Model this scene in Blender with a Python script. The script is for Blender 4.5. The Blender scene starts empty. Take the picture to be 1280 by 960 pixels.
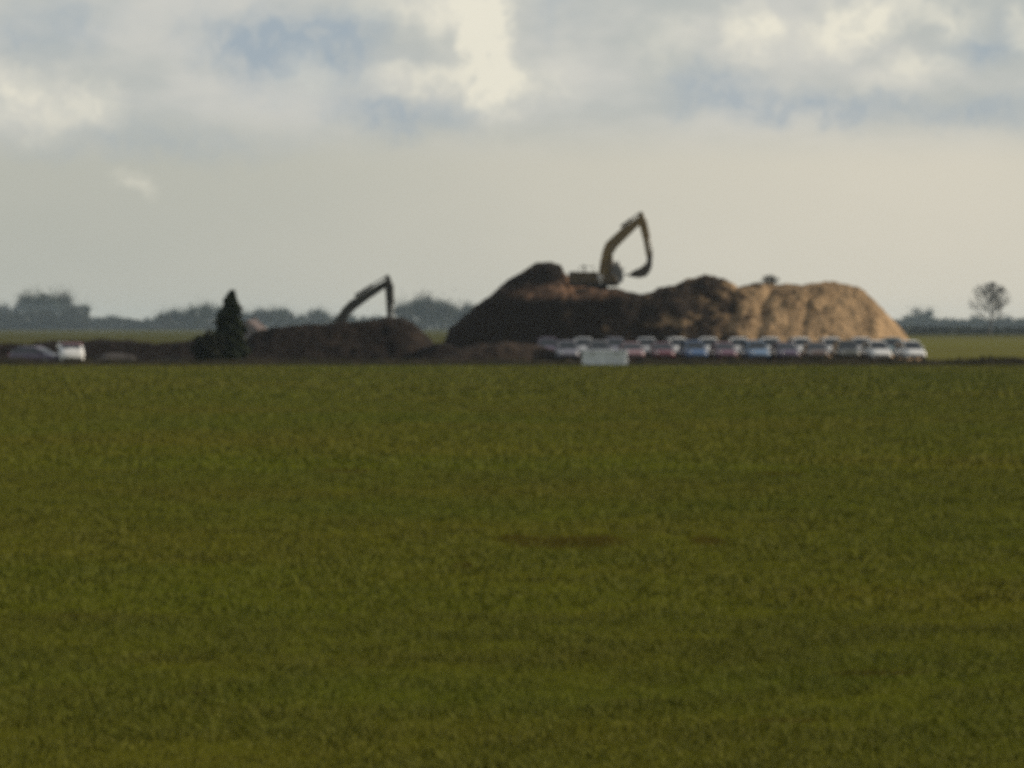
import bpy, bmesh, math, random
import numpy as np
from mathutils import Vector, Matrix, noise as mnoise

random.seed(7)
rng = np.random.default_rng(11)
sc = bpy.context.scene
col = sc.collection
R = math.radians

# ------------------------------------------------------------------ camera, world, sun, exposure
EYE, F, HOR = 3.05, 5400.0, 408.0          # eye height (m), focal length (px of a 1280 wide frame), horizon row
cam_d = bpy.data.cameras.new('camera')
cam = bpy.data.objects.new('camera', cam_d)
col.objects.link(cam)
cam_d.sensor_width = 36.0
cam_d.lens = F / 1280 * 36.0
cam_d.clip_start, cam_d.clip_end = 0.5, 20000
cam.location = (0, 0, EYE)
cam.rotation_euler = (R(90) - math.atan((480 - HOR) / F), 0, 0)
cam_d.dof.use_dof = True                   # the telephoto shot is softly out of focus
cam_d.dof.focus_distance = 5.0
BLUR_PX = 7.4
_ap = BLUR_PX / (F * (1 / 5.0 - 1 / 350.0))
cam_d.dof.aperture_fstop = (cam_d.lens / 1000.0) / _ap
sc.camera = cam

SUN_AZ, SUN_EL = 86.0, 21.0                # azimuth from the viewing direction towards the right
wd = bpy.data.worlds.new('World')
sc.world = wd
wd.use_nodes = True
wt = wd.node_tree
wt.nodes.clear()
sun_d = bpy.data.lights.new('sun', 'SUN')
sun_d.energy = 3.9
sun_d.angle = R(0.6)
sun_d.color = (1.0, 0.87, 0.70)
sun = bpy.data.objects.new('sun', sun_d)
col.objects.link(sun)
S = Vector((math.cos(R(SUN_EL)) * math.sin(R(SUN_AZ)), math.cos(R(SUN_EL)) * math.cos(R(SUN_AZ)), math.sin(R(SUN_EL))))
sun.rotation_euler = S.to_track_quat('Z', 'Y').to_euler()
sun.location = (200, 200, 150)
vs = sc.view_settings
vs.view_transform = 'Standard'
vs.look = 'None'
vs.exposure = 0.13
vs.gamma = 1.0
vs.use_curve_mapping = False
sc.cycles.volume_bounces = 1
sc.cycles.max_bounces = 6
sc.cycles.sample_clamp_direct = 6.0
sc.cycles.sample_clamp_indirect = 4.0
sc.cycles.use_denoising = False           # keeps the fine grain of the sensor


class NT:
    """small helper for writing node trees"""
    def __init__(s, tree): s.t = tree
    def n(s, typ, **kw):
        nd = s.t.nodes.new(typ)
        for k, v in kw.items(): setattr(nd, k, v)
        return nd
    def l(s, a, b): s.t.links.new(a, b)
    def put(s, sock, v):
        if hasattr(v, 'is_linked') or isinstance(v, bpy.types.NodeSocket): s.l(v, sock)
        else: sock.default_value = v
    def m(s, op, a, b=0.0, c=0.0, clamp=False):
        nd = s.n('ShaderNodeMath', operation=op); nd.use_clamp = clamp
        for i, v in enumerate((a, b, c)): s.put(nd.inputs[i], v)
        return nd.outputs[0]
    def mix(s, f, a, b):
        nd = s.n('ShaderNodeMix', data_type='RGBA')
        s.put(nd.inputs[0], f)
        for sk, v in ((nd.inputs[6], a), (nd.inputs[7], b)):
            s.put(sk, v if isinstance(v, bpy.types.NodeSocket) else tuple(v) + (1.0,))
        return nd.outputs[2]
    def noise(s, vec, scale, detail=4, rough=0.55, dist=0.0):
        nd = s.n('ShaderNodeTexNoise')
        s.put(nd.inputs['Vector'], vec)
        nd.inputs['Scale'].default_value = scale
        nd.inputs['Detail'].default_value = detail
        nd.inputs['Roughness'].default_value = rough
        nd.inputs['Distortion'].default_value = dist
        return nd.outputs[0]
    def ramp(s, v, a, b, lo=0.0, hi=1.0):
        nd = s.n('ShaderNodeMapRange'); nd.interpolation_type = 'SMOOTHSTEP'
        s.put(nd.inputs[0], v)
        for i, x in enumerate((a, b, lo, hi)): nd.inputs[i + 1].default_value = x
        return nd.outputs[0]
    def mapping(s, vec, scale=(1, 1, 1), loc=(0, 0, 0), rot=(0, 0, 0)):
        nd = s.n('ShaderNodeMapping')
        s.put(nd.inputs[0], vec)
        nd.inputs['Location'].default_value = loc
        nd.inputs['Rotation'].default_value = rot
        nd.inputs['Scale'].default_value = scale
        return nd.outputs[0]


w = NT(wt)
sky = w.n('ShaderNodeTexSky', sky_type='NISHITA')
sky.sun_disc = False
sky.sun_elevation = R(SUN_EL)
sky.sun_rotation = R(SUN_AZ)
sky.dust_density = 2.5
bg_sky = w.n('ShaderNodeBackground')
w.l(sky.outputs[0], bg_sky.inputs[0])
bg_sky.inputs[1].default_value = 0.09
tc = w.n('ShaderNodeTexCoord')
sep = w.n('ShaderNodeSeparateXYZ')
w.l(tc.outputs['Generated'], sep.inputs[0])
dx, dy, dz = sep.outputs
ay = w.m('MAXIMUM', w.m('ABSOLUTE', dy), 0.02)
U = w.m('DIVIDE', dx, ay)                  # tangent of the bearing and of the elevation: where a cloud stands in the sky
V = w.m('DIVIDE', dz, ay)
cmb = w.n('ShaderNodeCombineXYZ')
w.l(U, cmb.inputs[0]); w.l(V, cmb.inputs[1])
uv = cmb.outputs[0]
wob = w.n('ShaderNodeTexNoise'); wob.inputs['Scale'].default_value = 75; wob.inputs['Detail'].default_value = 6; wob.inputs['Roughness'].default_value = .58
w.l(uv, wob.inputs['Vector'])
sub = w.n('ShaderNodeVectorMath', operation='SUBTRACT'); w.l(wob.outputs['Color'], sub.inputs[0]); sub.inputs[1].default_value = (.5, .5, .5)
scl = w.n('ShaderNodeVectorMath', operation='SCALE'); w.l(sub.outputs[0], scl.inputs[0]); scl.inputs['Scale'].default_value = 0.019
addv = w.n('ShaderNodeVectorMath', operation='ADD'); w.l(uv, addv.inputs[0]); w.l(scl.outputs[0], addv.inputs[1])
uvw = addv.outputs[0]


def cloud_blob(px, py, rx, ry, rot=0.0, hard=0.0):
    c = ((px - 640) / F, (HOR - py) / F, 0)
    s1 = w.n('ShaderNodeVectorMath', operation='SUBTRACT'); w.l(uvw, s1.inputs[0]); s1.inputs[1].default_value = c
    rt = w.n('ShaderNodeVectorRotate', rotation_type='Z_AXIS'); w.l(s1.outputs[0], rt.inputs[0]); rt.inputs['Angle'].default_value = R(rot)
    s2 = w.n('ShaderNodeVectorMath', operation='MULTIPLY'); w.l(rt.outputs[0], s2.inputs[0]); s2.inputs[1].default_value = (F / rx, F / ry, 0)
    ln = w.n('ShaderNodeVectorMath', operation='LENGTH'); w.l(s2.outputs[0], ln.inputs[0])
    return w.ramp(ln.outputs['Value'], 1.0, hard)


def vsum(items):
    t = None
    for v, k in items:
        x = w.m('MULTIPLY', v, k)
        t = x if t is None else w.m('ADD', t, x)
    return t


# bright sunlit flanks and shaded undersides of the cumulus
bright = vsum([
    (cloud_blob(30, 125, 115, 65, 0), 0.72), (cloud_blob(125, 130, 60, 45), 0.55), (cloud_blob(170, 232, 45, 22, 25), 0.40),
    (cloud_blob(600, 8, 46, 80, -6, .2), .9), (cloud_blob(610, 70, 54, 85, -10, .2), .95), (cloud_blob(575, 60, 60, 110, -8), .4), (cloud_blob(628, 118, 52, 55, 0, .1), .8), (cloud_blob(520, 92, 110, 30), .62), (cloud_blob(690, 100, 60, 60), .35),
    (cloud_blob(520, 10, 130, 40), .62), (cloud_blob(945, 35, 62, 45), 1.2), (cloud_blob(1070, 32, 115, 48, -25), 1.15),
    (cloud_blob(1140, 85, 95, 42, -25), .65), (cloud_blob(1180, 20, 70, 30), .6), (cloud_blob(1275, 40, 30, 40), .7), (cloud_blob(380, 95, 70, 30), .4), (cloud_blob(840, 50, 90, 60), .25)])
shade = vsum([
    (cloud_blob(355, 60, 185, 75, 8), 1.25), (cloud_blob(440, 30, 70, 45), .6), (cloud_blob(500, 138, 160, 36), .85), (cloud_blob(60, 35, 140, 55), .55),
    (cloud_blob(890, 110, 110, 50), .75), (cloud_blob(1010, 140, 190, 36), .75), (cloud_blob(1230, 50, 90, 40), .75),
    (cloud_blob(1230, 145, 160, 34), .6), (cloud_blob(190, 175, 330, 40), .35), (cloud_blob(700, 20, 60, 40), .35)])
fine = w.noise(uvw, 190, 5, .6)
wide = w.noise(w.mapping(uv, (1.0, 2.2, 1)), 22, 4, .55)
hz = w.ramp(V, 0.052, 0.036)                # the haze bank below the cloud bases
right = w.ramp(U, -0.11, 0.10)
veil = w.mix(right, (0.445, 0.452, 0.395), (0.655, 0.612, 0.505))
upper = w.mix(w.ramp(wide, .35, .65), (0.46, 0.48, 0.46), (0.58, 0.575, 0.535))
base_c = w.mix(w.m('MULTIPLY', hz, .9), upper, veil)
sh_f = w.m('MULTIPLY', shade, w.ramp(fine, .30, .66, .55, 1.12), clamp=True)
c1 = w.mix(w.m('MULTIPLY', sh_f, .92), base_c, (0.320, 0.385, 0.445))
br_f = w.m('MULTIPLY', bright, w.ramp(fine, .30, .66, .5, 1.2), clamp=True)
c2 = w.mix(w.m('MULTIPLY', br_f, .86), c1, (0.83, 0.785, 0.65))
bg_cl = w.n('ShaderNodeBackground')
w.l(c2, bg_cl.inputs[0])
bg_cl.inputs[1].default_value = 1.0
mx = w.n('ShaderNodeMixShader')
w.l(w.ramp(dz, 0.12, 0.75, 0.90, 0.42), mx.inputs[0])
w.l(bg_sky.outputs[0], mx.inputs[1]); w.l(bg_cl.outputs[0], mx.inputs[2])
wo = w.n('ShaderNodeOutputWorld')
w.l(mx.outputs[0], wo.inputs[0])


# ------------------------------------------------------------------ helpers
def X(px, Y): return (px - 640.0) * Y / F
def Z(py, Y): return EYE + (HOR - py) * Y / F
def at(px, py, Y): return Vector((X(px, Y), Y, Z(py, Y)))


def mat(name, base, rough=0.8, metal=0.0, var=None, vscale=3.0, coat=0.0, bump=0.0, bscale=20.0, spec=0.5, attr=None):
    m = bpy.data.materials.new(name)
    m.use_nodes = True
    t = NT(m.node_tree)
    b = m.node_tree.nodes['Principled BSDF']
    b.inputs['Roughness'].default_value = rough
    b.inputs['Metallic'].default_value = metal
    b.inputs['Coat Weight'].default_value = coat
    b.inputs['Specular IOR Level'].default_value = spec
    b.inputs['Coat Roughness'].default_value = 0.04
    tcn = t.n('ShaderNodeTexCoord')
    v = tcn.outputs['Object']
    if var is None: var = tuple(c * .78 for c in base)
    f = t.ramp(t.noise(v, vscale, 6, .6), .32, .68)
    c = t.mix(f, base, var)
    t.l(c, b.inputs['Base Color'])
    if bump > 0:
        bn = t.n('ShaderNodeBump'); bn.inputs['Strength'].default_value = bump; bn.inputs['Distance'].default_value = .15
        t.l(t.noise(v, bscale, 8, .65), bn.inputs['Height']); t.l(bn.outputs[0], b.inputs['Normal'])
    return m


class MB:
    def __init__(s): s.v = []; s.f = []
    def add(s, vs_, fs_):
        k = len(s.v); s.v += [tuple(p) for p in vs_]; s.f += [tuple(i + k for i in f) for f in fs_]
        return s
    def box(s, c, d, M=None):
        x, y, z = (q / 2 for q in d)
        pts = [Vector((sx * x, sy * y, sz * z)) for sx in (-1, 1) for sy in (-1, 1) for sz in (-1, 1)]
        if M is not None: pts = [M @ p for p in pts]
        pts = [p + Vector(c) for p in pts]
        return s.add(pts, [(0, 1, 3, 2), (4, 6, 7, 5), (0, 4, 5, 1), (2, 3, 7, 6), (0, 2, 6, 4), (1, 5, 7, 3)])
    def bar(s, p0, p1, r0, r1=None, n=8, cap=True):
        p0, p1 = Vector(p0), Vector(p1); r1 = r0 if r1 is None else r1
        d = p1 - p0
        if d.length < 1e-6: return s
        q = d.to_track_quat('Z', 'Y')
        a = [q @ Vector((math.cos(2 * math.pi * i / n), math.sin(2 * math.pi * i / n), 0)) for i in range(n)]
        vs_ = [p0 + v * r0 for v in a] + [p1 + v * r1 for v in a]
        fs_ = [(i, (i + 1) % n, n + (i + 1) % n, n + i) for i in range(n)]
        if cap: fs_ += [tuple(range(n - 1, -1, -1)), tuple(range(n, 2 * n))]
        return s.add(vs_, fs_)
    def prism(s, poly, y0, y1):
        """polygon in the XZ plane, extruded along Y"""
        n = len(poly)
        vs_ = [(x, y0, z) for x, z in poly] + [(x, y1, z) for x, z in poly]
        fs_ = [(i, (i + 1) % n, n + (i + 1) % n, n + i) for i in range(n)] + [tuple(range(n - 1, -1, -1)), tuple(range(n, 2 * n))]
        return s.add(vs_, fs_)
    def loft(s, rings, cap=True):
        n = len(rings[0]); vs_ = [p for r in rings for p in r]; fs_ = []
        for k in range(len(rings) - 1):
            for i in range(n):
                j = (i + 1) % n
                fs_.append((k * n + i, k * n + j, (k + 1) * n + j, (k + 1) * n + i))
        if cap: fs_ += [tuple(range(n - 1, -1, -1)), tuple((len(rings) - 1) * n + i for i in range(n))]
        return s.add(vs_, fs_)
    def build(s, name, m, parent=None, loc=(0, 0, 0), rot=(0, 0, 0), smooth=False, bevel=0.0, sub=0):
        me = bpy.data.meshes.new(name)
        me.from_pydata([tuple(v) for v in s.v], [], s.f)
        bm = bmesh.new(); bm.from_mesh(me); bmesh.ops.recalc_face_normals(bm, faces=bm.faces); bm.to_mesh(me); bm.free()
        me.materials.append(m)
        o = bpy.data.objects.new(name, me); col.objects.link(o)
        o.location = loc; o.rotation_euler = rot
        if parent is not None: o.parent = parent
        if smooth: me.shade_smooth()
        if bevel > 0:
            b = o.modifiers.new('bevel', 'BEVEL'); b.width = bevel; b.segments = 2; b.limit_method = 'ANGLE'; b.angle_limit = R(35)
        if sub:
            b = o.modifiers.new('subdiv', 'SUBSURF'); b.levels = sub; b.render_levels = sub
        return o


def tag(o, label=None, cat=None, group=None, kind=None):
    if label: o['label'] = label
    if cat: o['category'] = cat
    if group: o['group'] = group
    if kind: o['kind'] = kind
    return o


def empty(name, loc, rz=0.0):
    o = bpy.data.objects.new(name, None); col.objects.link(o)
    o.location = loc; o.rotation_euler = (0, 0, rz); o.empty_display_size = .3
    return o


def copy_tree(o, parent=None):
    c = o.copy(); col.objects.link(c)
    if parent is not None: c.parent = parent
    for ch in o.children: copy_tree(ch, c)
    return c


def np_mesh(name, verts, faces, m, smooth=True):
    """verts (n,3), faces (k,3 or 4) arrays -> one mesh object"""
    me = bpy.data.meshes.new(name)
    k = faces.shape[1]
    me.vertices.add(len(verts)); me.vertices.foreach_set('co', verts.astype(np.float32).ravel())
    me.loops.add(faces.size); me.loops.foreach_set('vertex_index', faces.astype(np.int32).ravel())
    me.polygons.add(len(faces)); me.polygons.foreach_set('loop_start', np.arange(0, faces.size, k, dtype=np.int32))
    me.update(calc_edges=True)
    me.materials.append(m)
    if smooth: me.shade_smooth()
    o = bpy.data.objects.new(name, me); col.objects.link(o)
    return o


# value noise on arrays
def vnoise(x, y, seed=0):
    xi, yi = np.floor(x).astype(np.int64), np.floor(y).astype(np.int64)
    fx, fy = x - xi, y - yi
    fx = fx * fx * (3 - 2 * fx); fy = fy * fy * (3 - 2 * fy)
    def h(i, j):
        n = (i * 374761393 + j * 668265263 + seed * 974711) & 0xffffffff
        n = ((n ^ (n >> 13)) * 1274126177) & 0xffffffff
        return ((n ^ (n >> 16)) & 0xffff) / 65535.0
    a, b, c, d = h(xi, yi), h(xi + 1, yi), h(xi, yi + 1), h(xi + 1, yi + 1)
    return (a * (1 - fx) + b * fx) * (1 - fy) + (c * (1 - fx) + d * fx) * fy


def fbm(x, y, seed=0, oct=5, gain=.5):
    t, a, s = 0, 1.0, 0
    for o in range(oct):
        t = t + a * (vnoise(x * 2 ** o + 13.7 * o, y * 2 ** o + 7.1 * o, seed + o) - .5); s += a; a *= gain
    return t / s * 2


def smin(a, b, k):
    h = np.clip(.5 + .5 * (b - a) / k, 0, 1)
    return b * (1 - h) + a * h - k * h * (1 - h)


def smax(a, b, k): return -smin(-a, -b, k)


def grid_obj(name, xs, ys, zf, m, skirt=True):
    gx, gy = np.meshgrid(xs, ys)
    gz = zf(gx, gy)
    v = np.stack([gx.ravel(), gy.ravel(), gz.ravel()], 1)
    nx, ny = len(xs), len(ys)
    i = np.arange(nx * ny).reshape(ny, nx)
    q = np.stack([i[:-1, :-1].ravel(), i[:-1, 1:].ravel(), i[1:, 1:].ravel(), i[1:, :-1].ravel()], 1)
    if skirt:
        keep = (gz.ravel()[q] > -0.25).any(1)
        q = q[keep]
    return np_mesh(name, v, q, m)


# ------------------------------------------------------------------ ground
def grass_colour(t, pos, soil_patches=True):
    """shared green of the young crop: broad green and olive patches, thin earthy spots"""
    big = t.noise(pos, .06, 5, .62)
    mid = t.noise(pos, .55, 5, .6)
    c = t.mix(t.ramp(big, .30, .70), (0.086, 0.101, 0.0105), (0.106, 0.102, 0.0120))
    c = t.mix(t.m('MULTIPLY', t.ramp(mid, .45, .75), .25), c, (0.110, 0.096, 0.016))
    return c


m_crop = bpy.data.materials.new('crop_ground'); m_crop.use_nodes = True
t = NT(m_crop.node_tree); b = m_crop.node_tree.nodes['Principled BSDF']
b.inputs['Roughness'].default_value = 1.0; b.inputs['Specular IOR Level'].default_value = .0
geo = t.n('ShaderNodeNewGeometry')
pos = geo.outputs['Position']
cg = grass_colour(t, pos)
cg = t.mix(t.ramp(t.noise(pos, 1.7, 8, .7), .55, .75), cg, (0.075, 0.064, 0.014))
sx = t.n('ShaderNodeSeparateXYZ'); t.l(pos, sx.inputs[0])
PATCH = [(0.75, 60.2, 1.15, 2.3), (2.75, 60.6, .30, 2.0), (-.62, 54.3, .17, 1.2), (1.2, 60.9, .5, 1.6), (.05, 61.4, .35, 1.2),
         (-4.6, 45, .3, .4), (3.1, 37.5, .6, .4), (4.2, 33.2, .45, .25), (-2.6, 35.5, .3, .25), (1.0, 34.8, .3, .2), (2.1, 33.0, .4, .2), (-3.5, 90, .8, 2.0), (5.5, 88, .7, 2)]
pf = None
wobp = t.noise(pos, 2.3, 5, .7)
for (cx, cy, rx, ry) in PATCH:
    ex = t.m('DIVIDE', t.m('SUBTRACT', sx.outputs[0], cx), rx); ey = t.m('DIVIDE', t.m('SUBTRACT', sx.outputs[1], cy), ry)
    d = t.m('ADD', t.m('SQRT', t.m('ADD', t.m('MULTIPLY', ex, ex), t.m('MULTIPLY', ey, ey))), t.m('MULTIPLY', t.m('SUBTRACT', wobp, .5), 1.6))
    q = t.ramp(d, 1.1, .5)
    pf = q if pf is None else t.m('MAXIMUM', pf, q)
cg = t.mix(t.m('MULTIPLY', pf, .75), cg, (0.042, 0.028, 0.008))
t.l(cg, b.inputs['Base Color'])
bn = t.n('ShaderNodeBump'); bn.inputs['Strength'].default_value = .8; bn.inputs['Distance'].default_value = .12
t.l(t.noise(pos, 6, 8, .7), bn.inputs['Height']); t.l(bn.outputs[0], b.inputs['Normal'])

m_blade = bpy.data.materials.new('crop_blade'); m_blade.use_nodes = True
t = NT(m_blade.node_tree); b = m_blade.node_tree.nodes['Principled BSDF']
b.inputs['Roughness'].default_value = .65; b.inputs['Specular IOR Level'].default_value = .08
geo = t.n('ShaderNodeNewGeometry')
cb = grass_colour(t, geo.outputs['Position'])
rp = geo.outputs['Random Per Island']
cb = t.mix(t.m('MULTIPLY', t.ramp(rp, .55, 1.0), .25), cb, (0.128, 0.122, 0.022))
cb = t.mix(t.m('MULTIPLY', t.ramp(rp, .45, 0.0), .3), cb, (0.074, 0.086, 0.009))
t.l(cb, b.inputs['Base Color'])

m_far = bpy.data.materials.new('far_ground'); m_far.use_nodes = True
t = NT(m_far.node_tree); b = m_far.node_tree.nodes['Principled BSDF']
b.inputs['Roughness'].default_value = 1.0; b.inputs['Specular IOR Level'].default_value = .0
geo = t.n('ShaderNodeNewGeometry')
pz = t.mapping(geo.outputs['Position'], (.004, .004, 0))
cfar = t.mix(t.ramp(t.noise(pz, 1.0, 3), .4, .6), (0.070, 0.070, 0.016), (0.075, 0.062, 0.024))
cfar = t.mix(t.ramp(t.noise(t.mapping(geo.outputs['Position'], (.05, .02, 0)), 1.0, 5), .35, .7), cfar, (0.06, 0.066, 0.016))
t.l(cfar, b.inputs['Base Color'])

m_pasture = mat('pasture_grass', (0.108, 0.106, 0.008), 1.0, var=(0.092, 0.084, 0.009), vscale=.02, spec=.05)
m_stubble = mat('stubble', (0.072, 0.054, 0.018), 1.0, var=(0.060, 0.054, 0.014), vscale=.03, spec=.05)
m_yard = mat('yard_earth', (0.085, 0.058, 0.035), .95, var=(0.05, 0.036, 0.024), vscale=.4, bump=.6, bscale=3, spec=.1)


def sheet(name, x0, x1, y0, y1, z, m):
    o = MB().add([(x0, y0, z), (x1, y0, z), (x1, y1, z), (x0, y1, z)], [(0, 1, 2, 3)]).build(name, m)
    tag(o, kind='structure')
    return o


sheet('ground', -3600, 3600, -300, 5200, 0.0, m_far)
# the crop field, gently uneven, up to its far edge
def crop_z(x, y): return .03 + .025 * fbm(x * .12, y * .06, 3, 3) * np.clip((326 - y) / 20, 0, 1) * .8 + .012
ys = np.concatenate([np.arange(-40, 120, 1.0), np.arange(120, 329.5, 3.0), [329.5]])
fld = grid_obj('crop_field', np.linspace(-90, 90, 181), ys, crop_z, m_crop, skirt=False)
tag(fld, kind='structure')
def yard_z(x, y):
    px = x * F / 342 + 640
    k = np.interp(px, [655, 690, 1120, 1190], [0, 1, 1, 0])
    return .006 + k * (np.interp(y, [334.5, 338, 343, 346, 352], [0, .31, .31, .53, .53]) + .03 * fbm(x * .8, y * .8, 71, 3))
yd = grid_obj('yard', np.arange(X(470, 340), X(1195, 340), .4), np.arange(331.6, 395, .4), yard_z, m_yard, skirt=False)
tag(yd, kind='structure')
sheet('pasture', X(1120, 400), 420, 396, 1180, 0.012, m_pasture)
sheet('stubble_field', -260, X(330, 500), 395, 760, 0.010, m_stubble)

# rough dark verge along the far edge of the crop: a low bank
m_verge = mat('verge_earth', (0.020, 0.018, 0.010), 1.0, var=(0.032, 0.026, 0.015), vscale=.8, bump=.7, bscale=4, spec=.05)
def verge_top(x):
    px = x * F / 332 + 640
    h = np.interp(px, [-200, 0, 250, 545, 700, 720, 790, 810, 1120, 1150, 1190, 1230, 1500], [.55, .5, .5, .5, .42, .38, .38, .55, .55, .42, .45, .60, .66])
    return h * (1 + .35 * fbm(x * .5, x * 0, 5, 4))
def verge_z(x, y):
    u = np.clip(1 - np.abs(y - 332.2) / 2.4, -.2, 1)
    return verge_top(x) * (u * 1.25).clip(None, 1.0) - .03 + .10 * fbm(x * 1.3, y * 1.3, 8, 4) * (u > 0)
verge = grid_obj('verge', np.arange(-62, 62, .3), np.arange(329.2, 335.3, .3), verge_z, m_verge)
tag(verge, kind='structure')

# ------------------------------------------------------------------ grass blades of the crop (uncountable: one object)
def blades(zones, hw, seed, name, m, zfun=None, maskfun=None):
    r = np.random.default_rng(seed)
    V_, F_ = [], []
    k = 0
    for (y0, y1, dens, hgt, wid, lean) in zones:
        area = (y1 - y0) * 2 * (hw * (y0 + y1) / 2 + 1.2)
        n = int(area * dens)
        y = np.sqrt(r.random(n) * (y1 ** 2 - y0 ** 2) + y0 ** 2)
        x = (r.random(n) * 2 - 1) * (hw * y + 1.2)
        cl = fbm(x * 1.6, y * 1.1, 21, 3)
        big = fbm(x * .35, y * .2, 29, 3)
        keep = r.random(n) < np.clip(.75 + .6 * cl + .2 * big, .10, 1)
        for (cx, cy, rx, ry) in PATCH:
            keep &= ~((((x - cx) / rx) ** 2 + ((y - cy) / ry) ** 2 < .9 + .9 * cl) & (r.random(n) < .68))
        x, y, cl = x[keep], y[keep], cl[keep]
        n = len(x)
        z = zfun(x, y)
        h = hgt * (.55 + .75 * r.random(n)) * (1 + .5 * cl)
        a = r.random(n) * 2 * np.pi
        wv = wid * (.6 + .8 * r.random(n)) / 2
        la = r.random(n) * 2 * np.pi
        le = h * lean * r.random(n) * 1.6
        base = np.stack([x, y, z - .01], 1)
        d = np.stack([np.cos(a) * wv, np.sin(a) * wv, np.zeros(n)], 1)
        tip = base + np.stack([np.cos(la) * le, np.sin(la) * le, h], 1)
        v = np.stack([base - d, base + d, tip], 1).reshape(-1, 3)
        V_.append(v); F_.append(np.arange(3 * n).reshape(-1, 3) + k); k += 3 * n
    return np_mesh(name, np.concatenate(V_), np.concatenate(F_), m, smooth=False)


gr = blades([(25, 45, 1000, .060, .010, 1.2), (45, 90, 300, .065, .019, 1.0), (90, 180, 70, .075, .040, .6), (180, 329, 18, .11, .10, .35)], .145, 5, 'grass', m_blade, zfun=crop_z)
tag(gr, 'short green crop growing over the whole near field', 'grass', kind='stuff')

# rough grass on the verge
m_rough = mat('rough_grass_blade', (0.050, 0.045, 0.015), .9, var=(0.030, 0.030, 0.010), vscale=.5, spec=.1)
r = np.random.default_rng(3)
n = 9000
x = r.uniform(-58, 58, n); y = r.uniform(330, 334.6, n)
px = x * F / 332 + 640
keep = r.random(n) < np.where(px > 1175, 1.0, np.where((px > 715) & (px < 800), .12, .35))
x, y = x[keep], y[keep]; n = len(x)
z = verge_z(x, y); h = r.uniform(.08, .32, n) * (1 + .8 * fbm(x * .6, y * 0, 9, 3)); a = r.random(n) * 6.283
base = np.stack([x, y, z - .03], 1); dd = np.stack([np.cos(a) * .05, np.sin(a) * .05, 0 * a], 1)
tip = base + np.stack([r.normal(0, .1, n), r.normal(0, .1, n), h], 1)
ro = np_mesh('rough_grass', np.stack([base - dd, base + dd, tip], 1).reshape(-1, 3), np.arange(3 * n).reshape(-1, 3), m_rough, smooth=False)
tag(ro, 'dark rough grass along the far edge of the field', 'grass', kind='stuff')

# ------------------------------------------------------------------ earth heaps
def soil_mat(name, dark, tan, red, bumpd=.25):
    m = bpy.data.materials.new(name); m.use_nodes = True
    t = NT(m.node_tree); b = m.node_tree.nodes['Principled BSDF']
    b.inputs['Roughness'].default_value = .97; b.inputs['Specular IOR Level'].default_value = .1
    g = t.n('ShaderNodeNewGeometry'); p = g.outputs['Position']
    at_ = t.n('ShaderNodeAttribute', attribute_name='soil')
    sp = t.n('ShaderNodeSeparateColor'); t.l(at_.outputs['Color'], sp.inputs[0])
    n1 = t.noise(p, .55, 7, .65); n2 = t.noise(p, 2.4, 8, .7)
    f = t.ramp(t.m('ADD', sp.outputs[0], t.m('MULTIPLY', t.m('SUBTRACT', n1, .5), 1.7)), .25, .80)
    c = t.mix(f, dark, tan)
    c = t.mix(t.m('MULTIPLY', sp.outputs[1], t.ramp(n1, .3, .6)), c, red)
    c = t.mix(t.ramp(n2, .5, .75), c, tuple(q * .55 for q in dark))
    c = t.mix(t.m('MULTIPLY', t.ramp(n2, .5, .25), t.m('MULTIPLY', f, .5)), c, tuple(min(1, q * 1.35) for q in tan))
    st_ = t.noise(t.mapping(p, (.75, .20, .22), rot=(0, R(-28), 0)), 1.0, 6, .62, .6)
    c = t.mix(t.m('MULTIPLY', t.m('MULTIPLY', t.ramp(st_, .46, .66), .68), f), c, tuple(.30 * q + .35 * w_ for q, w_ in zip(tan, dark)))
    t.l(c, b.inputs['Base Color'])
    bn = t.n('ShaderNodeBump'); bn.inputs['Strength'].default_value = .9; bn.inputs['Distance'].default_value = bumpd
    t.l(t.noise(p, 2.2, 9, .68), bn.inputs['Height']); t.l(bn.outputs[0], b.inputs['Normal'])
    return m


def soil_attr(o, rfun, gfun=None):
    me = o.data; n = len(me.vertices)
    co = np.empty(n * 3, np.float32); me.vertices.foreach_get('co', co); co = co.reshape(-1, 3)
    a = me.color_attributes.new('soil', 'FLOAT_COLOR', 'POINT')
    c = np.zeros((n, 4), np.float32); c[:, 3] = 1
    c[:, 0] = np.clip(rfun(co), 0, 1)
    if gfun is not None: c[:, 1] = np.clip(gfun(co), 0, 1)
    a.data.foreach_set('color', c.ravel())


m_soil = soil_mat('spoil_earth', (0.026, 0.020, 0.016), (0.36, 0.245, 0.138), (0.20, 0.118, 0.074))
YC = 366.0
PX_, PY_ = zip(*[(540, 455), (550, 436), (560, 413), (590, 388), (612, 373), (632, 353), (655, 338), (672, 330), (690, 328), (704, 335), (715, 346), (735, 356), (750, 362),
                 (775, 363), (800, 367), (825, 365), (845, 358), (860, 349), (880, 345), (903, 349), (918, 361), (945, 356), (970, 360), (1000, 357),
                 (1050, 356), (1066, 359), (1085, 377), (1110, 401), (1128, 422), (1142, 442), (1156, 458), (1170, 470)])
HX = np.array([X(p, YC) for p in PX_]); HZ = np.array([Z(q, YC) for q in PY_])


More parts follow.
